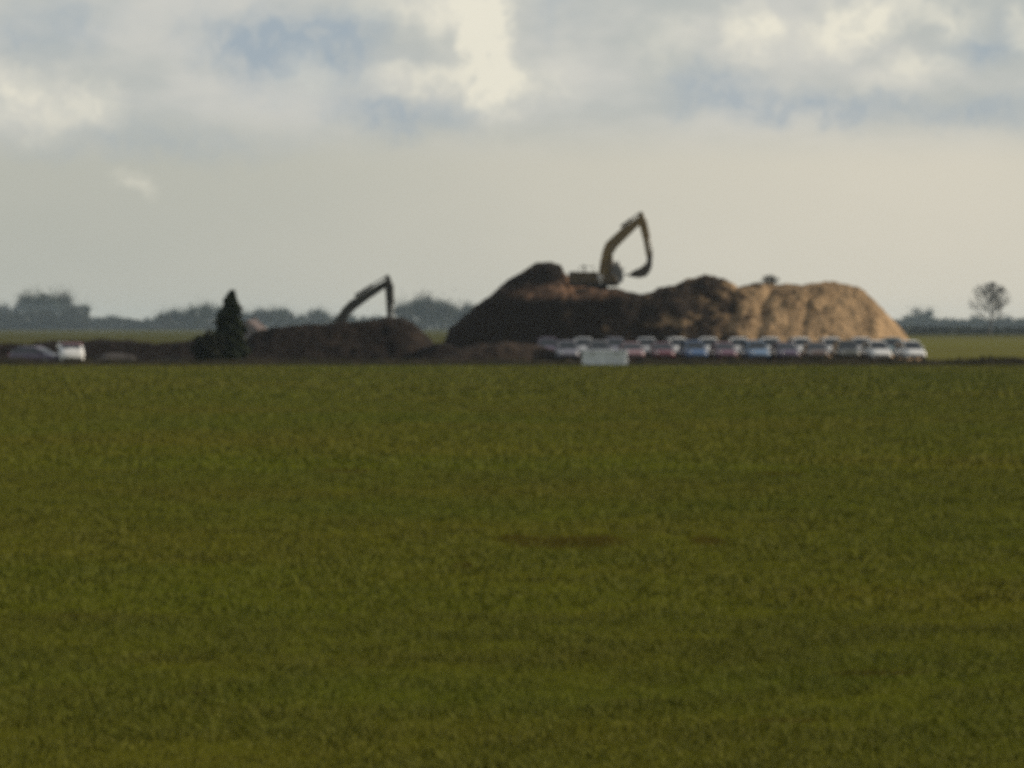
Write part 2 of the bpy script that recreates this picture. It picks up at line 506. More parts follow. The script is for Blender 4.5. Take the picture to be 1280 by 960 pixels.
def heap_z(x, y):
    px = x * F / YC + 640
    lum = fbm(x * .26, y * .26, 41, 5, .6)
    # rills: ridges that run down the slope
    warp = fbm(x * .15, y * .12, 57, 3) * 2.5
    ril = fbm((x + warp * 1.8) * .40 + (y - 350) * .10, y * .06, 61, 4, .55)
    Hc = np.interp(x + .35 * fbm(x * .5, y * .3, 43, 3), HX, HZ)
    Yf = np.interp(px, [530, 560, 600, 700, 800, 845, 900, 1000, 1085, 1130, 1170], [367, 363.5, 361, 356.5, 354.2, 351.8, 350.9, 350.8, 352.0, 356, 362]) + .5 * lum
    sl = np.interp(px, [560, 780, 860, 1100], [1.05, .95, .62, .58])
    front = (y - Yf) * sl
    back = (Yf + 30 - 6 * (px > 1085) - y) * .62
    z = smin(smin(Hc, front, .8), back, .8)
    # the shelf below the left knob: steep face up to the rim, gentler above it
    shelf = 5.35 + .42 * (y - (Yf + 5.6))
    lf = np.clip((752 - px) / 25, 0, 1)
    z = z * (1 - lf) + smin(z, shelf, .4) * lf
    # washed-out gullies running down the sunny face
    for (gp, lean_, wd_, dp_) in ((958, -3.4, 8, .40), (1006, -2.6, 5, .22), (918, -4.0, 8, .40)):
        gx_ = gp + (361.0 - y) * lean_ + 9 * fbm(y * .3, x * 0 + gp, 83, 3)
        g_ = np.exp(-((px - gx_) / wd_) ** 2)
        z = z - dp_ * g_ * np.clip(z / 3.0, 0, 1) * np.clip((364.5 - y) / 4, 0, 1) * (.6 + .8 * vnoise(x * .7, y * .5, 5))
    # levelled pad the excavator stands on, behind the rim
    pad = np.clip((y - 363.0) / 1.0, 0, 1) * np.clip((374 - y) / 1.5, 0, 1) * np.clip((px - 704) / 14, 0, 1) * np.clip((822 - px) / 14, 0, 1)
    z = z * (1 - pad) + np.minimum(z, 5.33) * pad
    calm = 1 - .85 * pad
    amp = np.clip(z / 2.0, 0, 1) * calm
    z = z + amp * (.42 * lum + .30 * ril * np.interp(px, [700, 900], [.5, .6]) + .30 * fbm(x * .9, y * .9, 47, 5, .62) + .12 * fbm(x * 3.2, y * 3.2, 49, 3))
    return np.where(z < .02, z - .3, z)


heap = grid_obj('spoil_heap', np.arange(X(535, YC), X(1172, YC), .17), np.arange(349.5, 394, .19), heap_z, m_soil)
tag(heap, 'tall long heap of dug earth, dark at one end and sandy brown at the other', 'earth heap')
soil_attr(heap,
          lambda c: np.interp(c[:, 0] * F / c[:, 1] + 640, [560, 780, 830, 905, 945, 1100], [.05, .05, .22, .32, .62, .92]) + .25 * fbm(c[:, 0] * .2, c[:, 2] * .6, 77, 3),
          lambda c: np.clip((c[:, 2] - 5.2) / .4, 0, 1) * np.interp(c[:, 0] * F / c[:, 1] + 640, [630, 660, 745, 790], [0.0, 1, 1, 0])  # reddish earth, with the shelf's sunlit band put into its colour
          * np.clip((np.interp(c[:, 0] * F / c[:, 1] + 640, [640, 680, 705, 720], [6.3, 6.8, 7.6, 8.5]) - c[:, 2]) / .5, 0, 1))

m_top = soil_mat('dark_topsoil', (0.017, 0.013, 0.011), (0.046, 0.033, 0.024), (0.09, 0.05, 0.035))


def mound(name, Yc, sil, depth, label, cat='earth heap', step=.2, seed=1, m=None, kind=None, tone=.3, lump=.5):
    hx = np.array([X(p, Yc) for p, q in sil]); hz = np.array([Z(q, Yc) for p, q in sil])
    def zf(x, y):
        top = np.interp(x + .3 * fbm(x * .5, y * .3, seed + 3, 3), hx, hz)
        u = np.clip(1 - np.abs(y - Yc) / depth, -.2, 1)
        z = smin(top, u * 1.6 * np.maximum(top, .3), .25)
        z = z + np.clip(z / 1.0, 0, 1) * lump * (fbm(x * .35, y * .35, seed, 5, .55) + .35 * fbm(x * 1.6, y * 1.6, seed + 9, 4))
        return np.where(z < .02, z - .3, z)
    o = grid_obj(name, np.arange(hx[0], hx[-1], step), np.arange(Yc - depth * 1.2, Yc + depth * 1.2, step), zf, m or m_top)
    tag(o, label, cat, kind=kind)
    soil_attr(o, lambda c: tone + .25 * fbm(c[:, 0] * .3, c[:, 1] * .3, seed + 5, 3))
    return o


mound('topsoil_heap', 354, [(300, 452), (308, 428), (320, 417), (340, 412), (380, 409), (410, 409), (432, 407), (455, 404), (480, 402), (503, 403), (520, 411), (536, 425), (546, 440), (556, 458)], 6.5,
      'low dark brown soil heap in front of the left excavator', seed=101)
mound('topsoil_heap', 343, [(536, 458), (552, 446), (575, 437), (600, 431), (630, 429), (660, 432), (690, 440), (712, 452), (722, 460)], 4.5,
      'low brown earth mound at the foot of the tall heap, left of the parked cars', seed=131, tone=.75)
mound('topsoil_heap', 349, [(505, 458), (518, 447), (530, 436), (545, 433), (560, 434), (575, 440), (590, 452), (600, 460)], 3.2,
      'lowest dark hump of soil in the gap between the two heaps', seed=211, tone=.15)
mound('earth_bank', 351, [(-160, 436), (-60, 430), (0, 428), (60, 430), (120, 427), (180, 430), (250, 427), (300, 430), (330, 440), (345, 458)], 4.2,
      'long low bank of dark soil behind the white van, ending at the conifer', cat='earth bank', seed=151, tone=.1)
m_grey = soil_mat('grey_rubble', (0.040, 0.037, 0.035), (0.085, 0.077, 0.073), (0.1, 0.09, 0.08))
mound('rubble_mound', 341.5, [(108, 459), (118, 449), (132, 443), (150, 441), (165, 444), (175, 452), (182, 459)], 2.2,
      'small grey rubble mound in front of the dark bank, nearest the white van', cat='rubble', seed=171, tone=.6, m=m_grey, lump=.2)
mound('rubble_mound', 341.5, [(186, 459), (198, 451), (215, 446), (230, 449), (240, 459)], 1.8,
      'lower grey rubble mound between the larger one and the conifer', cat='rubble', seed=191, tone=.3, m=m_grey, lump=.2)

# ------------------------------------------------------------------ excavators
m_yel = mat('machine_yellow', (0.095, 0.066, 0.030), .6, var=(0.065, 0.048, 0.028), vscale=2.0, bump=.15, bscale=8)
m_boom = mat('boom_ochre', (0.200, 0.135, 0.046), .6, var=(0.120, 0.084, 0.038), vscale=2.0, bump=.15, bscale=8)
m_drab = mat('machine_drab', (0.050, 0.048, 0.034), .65, var=(0.035, 0.032, 0.026), vscale=2.0, bump=.15, bscale=8)
m_dk = mat('machine_dark', (0.02, 0.02, 0.02), .6, var=(0.035, 0.03, 0.025), vscale=3)
m_glass = mat('cab_glass', (0.02, 0.025, 0.03), .05, var=(0.03, 0.034, 0.04), vscale=2, spec=.8)
m_chrome = mat('ram_steel', (0.16, 0.15, 0.14), .45, metal=1.0)
m_pale = mat('pale_grey_paint', (0.48, 0.47, 0.45), .5)
m_bucket = mat('worn_bucket_steel', (0.06, 0.055, 0.05), .6, var=(0.09, 0.07, 0.05), vscale=3, metal=.3)


def cyl_ram(parent, name, a, b, y, r, frac=.55, m_yel=None):
    a, b = Vector((a[0], y, a[1])), Vector((b[0], y, b[1]))
    mid = a.lerp(b, frac)
    o = MB().bar(a, mid, r, r, 12).build(name, m_yel, parent, smooth=False)
    MB().bar(mid, b, r * .55, r * .55, 10).build('ram_rod', m_chrome, o)
    return o


def excavator(loc, rz, boom, stick, tip, bucket, label, rams, m_yel, m_arm):
    e = empty('excavator', loc, rz)
    tag(e, label, 'excavator')
    # undercarriage
    for sy in (-1, 1):
        pl = [(-2.1, .45), (-1.9, .14), (-1.5, 0), (1.5, 0), (1.9, .14), (2.1, .45), (1.9, .78), (1.5, .92), (-1.5, .92), (-1.9, .78)]
        tk = MB().prism(pl, sy * 1.3 - .3, sy * 1.3 + .3)
        for k in range(22):
            q = -1.6 + 3.2 * k / 21
            tk.box((q, sy * 1.3, .94), (.09, .62, .05)).box((q, sy * 1.3, -.005), (.09, .62, .04))
        tk = tk.build('track', m_dk, e, bevel=.02)
        for q in (-1.6, 1.6): MB().bar((q, sy * 1.62, .46), (q, sy * 1.30, .46), .36, .36, 18).build('sprocket', m_yel, tk)
        for q in np.linspace(-1.0, 1.0, 5): MB().bar((q, sy * 1.62, .2), (q, sy * 1.3, .2), .13, .13, 12).build('roller', m_dk, tk)
    MB().box((0, 0, .6), (2.3, 2.0, .5)).bar((0, 0, .85), (0, 0, 1.12), .75, .75, 24).build('undercarriage', m_dk, e, bevel=.04)
    # upper works
    MB().box((-.35, 0, 1.25), (4.1, 2.8, .26)).build('deck', m_dk, e, bevel=.03)
    MB().prism([(-1.75, 1.38), (.15, 1.38), (.15, 2.0), (-.2, 2.32), (-1.75, 2.32)], -1.38, 1.38).build('engine_cover', m_yel, e, bevel=.08)
    # rounded counterweight
    rings = []
    for zz, k in ((1.15, .93), (1.35, 1.0), (2.1, 1.0), (2.36, .92)):
        ring = []
        for i in range(13):
            a = math.pi / 2 + math.pi * i / 12
            ring.append((-1.75 + .80 * k * math.cos(a), 1.42 * k * math.sin(a), zz))
        rings.append(ring)
    MB().loft(rings).build('counterweight', m_yel, e, bevel=.05)
    MB().prism([(.2, 1.38), (1.55, 1.38), (1.55, 1.75), (1.2, 2.15), (.2, 2.15)], -1.38, -.55).build('tool_box', m_yel, e, bevel=.06)
    MB().bar((-1.2, -.7, 2.3), (-1.2, -.7, 2.82), .07, .07, 10).bar((-1.2, -.7, 2.8), (-1.32, -.7, 2.9), .07, .07, 10).build('exhaust', m_dk, e)
    rl = MB()
    for p, q in (((-1.6, -1.3, 2.32), (-1.6, -1.3, 2.75)), ((-.4, -1.3, 2.3), (-.4, -1.3, 2.75)), ((-1.6, -1.3, 2.75), (-.4, -1.3, 2.75))):
        rl.bar(p, q, .028, .028, 6)
    rl.build('handrail', m_dk, e)
    rl = MB()
    for p, q in (((1.4, -1.3, 1.8), (1.4, -1.3, 2.7)), ((1.0, -1.3, 2.7), (1.4, -1.3, 2.7)), ((1.0, -1.3, 2.1), (1.0, -1.3, 2.7))):
        rl.bar(p, q, .028, .028, 6)
    rl.build('handrail', m_dk, e)
    MB().bar((.1, -1.385, 1.85), (.1, -1.47, 1.85), .24, .24, 20).build('glint_disc', m_pale, e, bevel=.04)  # pale disc added to paint in a round glint on the bodywork
    # cab on the far side of the boom
    cabp = [(.35, 1.38), (1.95, 1.38), (2.15, 1.75), (2.05, 2.55), (1.75, 3.12), (.45, 3.17), (.35, 3.05)]
    cab = MB().prism(cabp, .42, 1.40).build('cab', m_pale, e, bevel=.06)
    for ya, yb_ in ((.405, .43), (1.39, 1.415)):
        MB().prism([(.55, 2.0), (1.2, 2.0), (1.2, 2.98), (.55, 2.98)], ya, yb_).build('window', m_glass, cab)
        MB().prism([(1.3, 1.75), (2.02, 1.8), (1.94, 2.52), (1.66, 2.98), (1.3, 2.98)], ya, yb_).build('window', m_glass, cab)
    ws = MB().add([(2.165, .5, 1.8), (2.165, 1.32, 1.8), (2.068, 1.32, 2.56), (2.068, .5, 2.56), (1.79, 1.32, 3.08), (1.79, .5, 3.08)], [(0, 1, 2, 3), (3, 2, 4, 5)])
    ws.build('windscreen', m_glass, cab)
    MB().box((1.1, .91, 3.19), (1.3, .8, .05)).build('cab_roof', m_yel, cab, bevel=.02)
    for yy in (.55, 1.27): MB().box((1.72, yy, 3.2), (.1, .16, .12)).build('work_light', m_dk, cab, bevel=.02)
    MB().bar((1.95, .45, 2.5), (2.15, .15, 2.6), .02, .02, 6).box((2.15, .12, 2.6), (.05, .2, .32)).build('mirror', m_dk, e)
    # front equipment, drawn in the plane of the boom
    bo = MB().prism(boom, -.27, .27).build('boom', m_arm, e, bevel=.04)
    for y in (-.42, .42): cyl_ram(e, 'boom_cylinder', rams['boom'][0], rams['boom'][1], y, .12, .6, m_yel)
    cyl_ram(e, 'stick_cylinder', rams['stick'][0], rams['stick'][1], 0, .12, .55, m_yel)
    MB().prism(stick, -.19, .19).build('stick', m_arm, e, bevel=.035)
    cyl_ram(e, 'bucket_cylinder', rams['bucket'][0], rams['bucket'][1], 0, .10, .6, m_yel)
    for y in (-.24, .24): MB().bar((rams['bucket'][1][0], y, rams['bucket'][1][1]), (rams['link'][0], y, rams['link'][1]), .07, .07, 8).build('bucket_link', m_dk, e)
    for (a, c) in (rams['pins']): MB().bar((a, -.34, c), (a, .34, c), .1, .1, 12).build('pivot_pin', m_dk, e)
    # bucket: curved back plate, side plates, teeth
    outer, inner, sides = bucket
    W = .72
    bk = MB()
    n = len(outer)
    poly = outer + inner[::-1]
    bk.prism(poly, -W, W)
    for y in (-W, W): bk.prism(sides, y - .03, y + .03)
    bko = bk.build('bucket', m_bucket, e)
    ti = Vector((outer[-1][0], 0, outer[-1][1])); pv = Vector((outer[-2][0], 0, outer[-2][1])); dr = (ti - pv).normalized()
    for y in np.linspace(-W + .08, W - .08, 5): MB().bar(ti + Vector((0, y, 0)) - dr * .08, ti + Vector((0, y, 0)) + dr * .26, .075, .03, 4).build('tooth', m_bucket, bko)
    return e


YE = 366.5
boom1 = [(.02, 1.75), (.0, 2.2), (.12, 3.0), (.36, 4.15), (.62, 4.78), (1.1, 5.25), (2.0, 6.05), (3.35, 7.02), (3.62, 7.05), (3.72, 6.8), (3.5, 6.32), (2.25, 5.08), (1.58, 4.42), (1.2, 3.8), (1.0, 3.0), (.85, 2.2), (.7, 1.75)]
stick1 = [(3.48, 7.42), (3.72, 7.45), (3.92, 6.95), (4.08, 6.3), (4.20, 5.4), (4.46, 3.70), (4.40, 3.42), (4.10, 3.45), (3.82, 5.0), (3.52, 6.1), (3.30, 6.72)]
outer1 = [(4.36, 3.50), (4.54, 3.18), (4.50, 2.70), (4.28, 2.22), (3.98, 1.92), (3.45, 1.82), (2.85, 1.90), (2.42, 2.08)]
inner1 = [(4.28, 3.44), (4.44, 3.16), (4.40, 2.74), (4.20, 2.30), (3.94, 2.02), (3.45, 1.92), (2.85, 1.97), (2.46, 2.12)]
side1 = outer1[:-1] + [(2.52, 2.08), (2.95, 2.42), (3.62, 2.72), (4.05, 3.08), (4.18, 3.5)]
excavator((X(748, YE), YE, 5.34), 0, boom1, stick1, None, (outer1, inner1, side1),
          'dusty yellow excavator on top of the tall heap, bucket curled in under its stick',
          dict(boom=((.95, 1.9), (1.25, 4.75)), stick=((1.9, 6.15), (3.52, 7.36)), bucket=((3.98, 6.75), (4.52, 4.25)), link=(4.5, 3.3), pins=[(.28, 2.0), (3.58, 6.88), (4.3, 3.56)]), m_yel, m_boom)

YE2 = 373.0
boom2 = [(.02, 1.75), (.05, 2.2), (.75, 3.25), (1.55, 4.45), (2.15, 5.05), (3.6, 5.95), (5.15, 6.82), (5.42, 6.86), (5.50, 6.55), (5.25, 6.2), (3.78, 5.2), (2.68, 4.38), (2.1, 3.8), (1.35, 2.7), (.62, 1.9), (.5, 1.7)]
stick2 = [(5.28, 7.30), (5.55, 7.32), (5.80, 6.70), (5.90, 6.1), (5.85, 5.2), (5.72, 3.0), (5.62, 2.75), (5.42, 2.8), (5.30, 4.9), (5.22, 6.0), (5.15, 6.6)]
outer2 = [(5.55, 2.85), (5.85, 2.6), (5.95, 2.1), (5.8, 1.6), (5.45, 1.25), (5.0, 1.2), (4.6, 1.35), (4.3, 1.6)]
inner2 = [(5.52, 2.75), (5.75, 2.52), (5.84, 2.1), (5.71, 1.66), (5.42, 1.35), (5.0, 1.3), (4.63, 1.43), (4.34, 1.65)]
side2 = outer2[:-1] + [(4.4, 1.6), (4.7, 2.0), (5.1, 2.3), (5.3, 2.8)]
excavator((X(406, YE2), YE2, .18), 0, boom2, stick2, None, (outer2, inner2, side2),
          'excavator behind the low dark soil heap, with only its raised boom and hanging stick showing',
          dict(boom=((.95, 1.9), (2.45, 4.55)), stick=((2.6, 5.5), (5.35, 7.22)), bucket=((5.85, 6.5), (5.95, 3.6)), link=(5.85, 2.7), pins=[(.28, 2.0), (5.34, 6.62), (5.55, 2.88)]), m_drab, m_drab)

# ------------------------------------------------------------------ cars
def paint(name, c): return mat(name, c, .35, var=tuple(q * .9 for q in c), vscale=1.5, coat=.8)


P = {k: paint('paint_' + k, c) for k, c in dict(
    white=(.72, .72, .70), silver=(.42, .43, .44), blue=(.045, .10, .22), pale_blue=(.13, .21, .33), maroon=(.12, .02, .03), red=(.13, .03, .036), rose=(.24, .13, .14), wine=(.13, .045, .075), black=(.02, .02, .022),
    plum=(.075, .045, .085), beige=(.34, .30, .24), olive=(.055, .055, .035), teal=(.12, .20, .21), brown=(.10, .06, .04), grey=(.16, .16, .17), lavender=(.17, .165, .20)).items()}  # lavender and grey darkened to paint in the heap's shadow on the left cars
m_carglass = mat('car_glass', (0.015, 0.018, 0.02), .03, spec=.9)
m_tyre = mat('tyre_rubber', (0.018, 0.018, 0.018), .85)
m_rim = mat('wheel_rim', (0.45, 0.45, 0.45), .35, metal=.8)
m_lamp = mat('headlamp_lens', (0.75, 0.75, 0.72), .08, spec=.8)
m_tail = mat('tail_lamp', (0.35, 0.02, 0.02), .2)
m_trim = mat('black_trim', (0.025, 0.025, 0.025), .6)


def rrect(hx, y0, y1, z, r, n=6):
    pts = []
    for (cx, cy, a0) in ((hx - r, y1 - r, 0), (-hx + r, y1 - r, 90), (-hx + r, y0 + r, 180), (hx - r, y0 + r, 270)):
        for i in range(n):
            a = R(a0 + 90 * i / (n - 1)); pts.append((cx + r * math.cos(a), cy + r * math.sin(a), z))
    return pts


def xsec(y, zb, zt, hw):
    pts = []
    h = (zt - zb) / 2; zc = (zt + zb) / 2
    for i in range(20):
        a = 2 * math.pi * i / 20
        c, s_ = math.cos(a), math.sin(a)
        pts.append((hw * math.copysign(abs(c) ** .45, c), y, zc + h * math.copysign(abs(s_) ** .5, s_)))
    return pts


def make_car(kind='hatchback'):
    """front towards -Y"""
    root = empty('parked_car', (0, 0, 0))
    est = kind == 'estate'
    mpv = kind == 'mpv'
    yb = 2.3 if est else 2.05
    top = 1.62 if mpv else (1.47 if est else 1.48)
    stn = [(-2.08, .38, .60, .60), (-2.0, .27, .73, .76), (-1.65, .22, .86, .85), (-1.0, .2, .96 + .06 * mpv, .87), (-.2, .19, 1.0, .885), (.8, .19, 1.01, .885), (yb - .5, .22, 1.01, .87), (yb - .12, .3, .97, .81), (yb, .4, .86, .70)]
    MB().loft([xsec(*q) for q in stn]).build('body', P['silver'], root, smooth=True)
    yw = -1.25 if mpv else -1.1
    yr = yb - .12
    yt0 = -.45 if mpv else -.28
    yt1 = yr - (.35 if not est else .5) - .15
    MB().loft([rrect(.80, yw, yr, .93, .22), rrect(.76, yw + .25, yr - .08, 1.12, .2), rrect(.64, yt0, yt1, top - .09, .18)]).build('window', m_carglass, root, smooth=False)
    MB().loft([rrect(.655, yt0 - .02, yt1 + .02, top - .10, .18), rrect(.64, yt0 + .02, yt1 - .02, top - .045, .18), rrect(.52, yt0 + .18, yt1 - .15, top, .16), rrect(.2, yt0 + .5, yt1 - .5, top + .012, .1)]).build('roof', P['silver'], root, smooth=True)
    for sx_ in (-1, 1):
        MB().bar((sx_ * .745, yw + .1, .96), (sx_ * .625, yt0 + .06, top - .09), .035, .03, 6).build('pillar', P['silver'], root)
        MB().bar((sx_ * .80, .35, .98), (sx_ * .648, .35, top - .08), .03, .03, 6).build('pillar', P['silver'], root)
        MB().bar((sx_ * .745, yr - .1, .96), (sx_ * .61, yt1 - .06, top - .08), .06, .05, 6).build('pillar', P['silver'], root)
    for sx_ in (-1, 1):
        for yy in (-1.28, yb - .78):
            wh = MB().bar((sx_ * .66, yy, .31), (sx_ * .885, yy, .31), .31, .31, 24).build('wheel', m_tyre, root, bevel=.03)
            MB().bar((sx_ * .86, yy, .31), (sx_ * .897, yy, .31), .20, .18, 16).build('rim', m_rim, wh)
        MB().loft([[(sx_ * (.58 + .13 * math.cos(a)), -1.99 + .06 * abs(math.cos(a)) - d, .66 + .075 * math.sin(a)) for a in [2 * math.pi * i / 14 for i in range(14)]] for d in (0, .07)]).build('headlight', m_lamp, root, smooth=True)
        MB().box((sx_ * .66, yb - .01, .82), (.16, .08, .22)).build('tail_light', m_tail, root, bevel=.02)
        MB().box((sx_ * .93, -.72, 1.03), (.17, .09, .13)).build('mirror', P['silver'], root, bevel=.03)
    MB().box((0, -2.06, .42), (1.15, .07, .13)).build('grille', m_trim, root, bevel=.02)
    MB().box((0, yb + .0, .44), (1.25, .07, .14)).build('bumper', m_trim, root, bevel=.02)
    return root


PROTO = {k: make_car(k) for k in ('hatchback', 'estate', 'mpv')}
USED = {k: False for k in PROTO}


def recolour(root, m):
    for ch in root.children:
        if ch.name.split('.')[0] in ('body', 'roof', 'pillar', 'mirror'):
            s_ = ch.material_slots[0]; s_.link = 'OBJECT'; s_.material = m


def put_car(kind, colour, px, Y, yaw, label, z=.01, group='cars parked in front of the tall heap'):
    if USED[kind]: o = copy_tree(PROTO[kind])
    else: o = PROTO[kind]; USED[kind] = True
    o.location = (X(px, Y), Y, z); o.rotation_euler = (0, 0, R(yaw if abs(yaw) > 40 else yaw * .4))
    recolour(o, P[colour]); tag(o, label, 'car', group)
    return o


CARS = [   # kind, colour, px, row, yaw, label; pale rear row paints in sky shine on roofs
    ('mpv', 'plum', 684, 1, 14, 'dark plum car, leftmost in the row of parked cars, beside the brown mound'),
    ('mpv', 'lavender', 708, 0, 12, 'lavender grey front row car just left of the white storage box'),
    ('mpv', 'silver', 729, 1, 8, 'silver rear row car showing over the left end of the white storage box'),
    ('mpv', 'grey', 748, 0, 10, 'grey front row car directly behind the middle of the white storage box'),
    ('mpv', 'lavender', 768, 1, 20, 'lavender rear row car over the right part of the white storage box'),
    ('hatchback', 'rose', 789, 0, 16, 'dull rose car at the right corner of the white storage box'),
    ('mpv', 'silver', 808, 1, 6, 'silver rear row car between the rose car and the dark maroon car'),
    ('hatchback', 'maroon', 827, 0, 12, 'dark maroon car left of the strong blue car'),
    ('mpv', 'white', 846, 1, 22, 'white rear row car between the dark maroon car and the strong blue car'),
    ('mpv', 'blue', 866, 0, 24, 'strong blue tall car in the front row'),
    ('mpv', 'white', 885, 1, 10, 'white rear row car between the strong blue car and the wine red car'),
    ('hatchback', 'wine', 904, 0, 18, 'wine red car between the strong blue and the light blue car'),
    ('mpv', 'white', 923, 1, 4, 'white rear row car between the wine red car and the light blue car'),
    ('mpv', 'pale_blue', 943, 0, 26, 'light blue tall car in the front row at the middle of the heap'),
    ('mpv', 'white', 962, 1, 14, 'white rear row car just right of the light blue car'),
    ('estate', 'plum', 981, 0, 20, 'plum front row estate car under the left part of the sandy slope'),
    ('mpv', 'white', 1000, 1, 24, 'white rear row car between the plum estate car and the brown car'),
    ('hatchback', 'brown', 1019, 0, 10, 'brown hatchback in the front row under the sandy slope'),
    ('mpv', 'white', 1038, 1, 18, 'white rear row car between the brown hatchback and the olive car'),
    ('mpv', 'olive', 1057, 0, 14, 'dark olive front row car near the right end of the row'),
    ('mpv', 'white', 1076, 1, 8, 'white rear row car just right of the dark olive car'),
    ('mpv', 'white', 1095, 0, 24, 'white front row car second from the right end'),
    ('mpv', 'teal', 1115, 1, 14, 'grey teal rear row car between the last two white front row cars'),
    ('mpv', 'white', 1137, 0, 28, 'white tall car at the right end of the parked row'),
]
for kind, c, px, row, yaw, lab in CARS:
    put_car(kind, c, px, 340.8 if row == 0 else 346.4, yaw, lab, z=.32 if row == 0 else .54)

put_car('estate', 'plum', 47, 339.5, 62, 'dull plum estate car parked against the dark bank, left of the white van', group='vehicles by the dark bank')

# small white van seen from its end, red band under the roof
van = empty('delivery_van', (X(88, 338.5), 338.5, .01), R(10))
tag(van, 'small white van with a red roof, parked end-on in front of the dark bank', 'van', 'vehicles by the dark bank')
vst = [(-2.15, .42, .9, .78), (-2.05, .3, 1.1, .9), (-1.7, .24, 1.3, .96), (-1.2, .22, 1.5, .98), (-.8, .2, 1.68, .98), (1.9, .2, 1.70, .98), (2.1, .26, 1.66, .95), (2.15, .36, 1.5, .9)]
MB().loft([xsec(*q) for q in vst]).build('body', P['white'], van, smooth=True)
MB().loft([rrect(.90, -.95, 2.05, 1.60, .2), rrect(.86, -.90, 2.0, 1.74, .2), rrect(.6, -.6, 1.7, 1.79, .2)]).build('roof', P['red'], van, smooth=True)
MB().add([(-.72, -1.66, 1.24), (.72, -1.66, 1.24), (.66, -1.02, 1.55), (-.66, -1.02, 1.55)], [(0, 1, 2, 3)]).build('windscreen', m_carglass, van, loc=(0, -.03, .055))
for sx_ in (-1, 1):
    for yy in (-1.35, 1.35):
        wh = MB().bar((sx_ * .74, yy, .33), (sx_ * .985, yy, .33), .33, .33, 24).build('wheel', m_tyre, van, bevel=.03)
        MB().bar((sx_ * .96, yy, .33), (sx_ * .995, yy, .33), .21, .19, 16).build('rim', m_rim, wh)
    MB().box((sx_ * .985, -.75, 1.25), (.02, .8, .42)).build('side_window', m_carglass, van, bevel=.005)
    MB().box((sx_ * .7, -2.08, .82), (.3, .1, .18)).build('headlight', m_lamp, van, bevel=.03)
    MB().box((sx_ * 1.06, -1.0, 1.2), (.16, .1, .22)).build('mirror', m_trim, van, bevel=.03)
    MB().box((sx_ * .82, 2.13, .95), (.14, .06, .34)).build('tail_light', m_tail, van, bevel=.02)
MB().box((0, -2.12, .5), (1.5, .1, .2)).build('bumper', m_trim, van, bevel=.03)

# white lidded site box at the edge of the field
m_boxw = mat('white_steel_paint', (.66, .70, .74), .5, var=(.52, .55, .58), vscale=1.3, bump=.1, bscale=5)
YB = 327.4
sb = empty('storage_box', (X(756, YB), YB, .05), R(-2))
tag(sb, 'long low white storage box standing at the field edge in front of the cars', 'storage box')
bx_ = MB().box((0, 0, .56), (3.42, 1.5, .92))
for q in np.linspace(-1.5, 1.5, 9): bx_.box((q, -.765, .55), (.07, .04, .84)).box((q, .765, .55), (.07, .04, .84))
bx_.build('body', m_boxw, sb, bevel=.015)
MB().prism([(-1.78, 1.03), (1.78, 1.03), (1.78, 1.1), (1.6, 1.19), (-1.6, 1.19), (-1.78, 1.1)], -.82, .82).build('lid', m_boxw, sb, bevel=.02)
for q in (-1.15, 1.15): MB().box((q, 0, .045), (.22, 1.5, .11)).build('skid', m_trim, sb)
for q in (-.9, .9): MB().box((q, -.845, 1.0), (.12, .04, .2)).build('latch', m_dk, sb, bevel=.01)

# ------------------------------------------------------------------ trees
m_bark = mat('bark', (0.075, 0.066, 0.055), .95, vscale=2)
m_ever = mat('conifer_needles', (0.028, 0.036, 0.020), .9, var=(0.018, 0.026, 0.015), vscale=1.5, spec=.1)
m_shrub = mat('shrub_leaves', (0.026, 0.028, 0.018), .9, var=(0.018, 0.020, 0.014), vscale=1.5, spec=.1)
m_wood = [mat('winter_crown', (0.050, 0.050, 0.040), .95, var=(0.035, 0.038, 0.030), vscale=.4, spec=.05),
          mat('green_crown', (0.040, 0.050, 0.030), .95, var=(0.028, 0.036, 0.024), vscale=.4, spec=.05)]


def leaf_quads(pts, size, r, flat=.6):
    n = len(pts)
    d1 = r.normal(size=(n, 3)); d1 /= np.linalg.norm(d1, axis=1)[:, None]
    d2 = r.normal(size=(n, 3)); d2 -= d1 * (d1 * d2).sum(1)[:, None]; d2 /= np.linalg.norm(d2, axis=1)[:, None]
    s = (size * (.5 + r.random(n)))[:, None] if np.ndim(size) else (size * (.5 + r.random(n)))[:, None]
    a, b_ = d1 * s, d2 * s * flat
    v = np.stack([pts - a, pts + b_, pts + a, pts - b_], 1).reshape(-1, 3)
    return v, np.arange(4 * n).reshape(-1, 4)


def child(o, parent):
    o.parent = parent; return o


# spire conifer
cf = empty('conifer', (X(283, 343), 343, 0))
tag(cf, 'dark pointed conifer standing alone at the left end of the low soil heap', 'tree')
Hc_ = Z(364, 343)
r = np.random.default_rng(17)
MB().bar((0, 0, 0), (.25, 0, Hc_ * .93), .17, .03, 8).build('trunk', m_bark, cf)
n = 7000
hh = r.random(n) ** 1.35
zz = .15 + hh * (Hc_ - .15)
rad = np.interp(hh, [0, .25, .5, .62, .77, .92, 1], [2.0, 1.9, 1.55, 1.3, .98, .55, .16])
ang = r.random(n) * 6.283
lobe = .74 + .28 * np.sin(ang * 3 + hh * 9) * np.cos(hh * 31 + ang * 2)
rr = rad * lobe * np.sqrt(.25 + .75 * r.random(n))
pts = np.stack([rr * np.cos(ang) + hh * .45, rr * np.sin(ang), zz - .15 * rr], 1)
v, f = leaf_quads(pts, .17, r, .45)
child(np_mesh('crown', v, f, m_ever, smooth=False), cf)

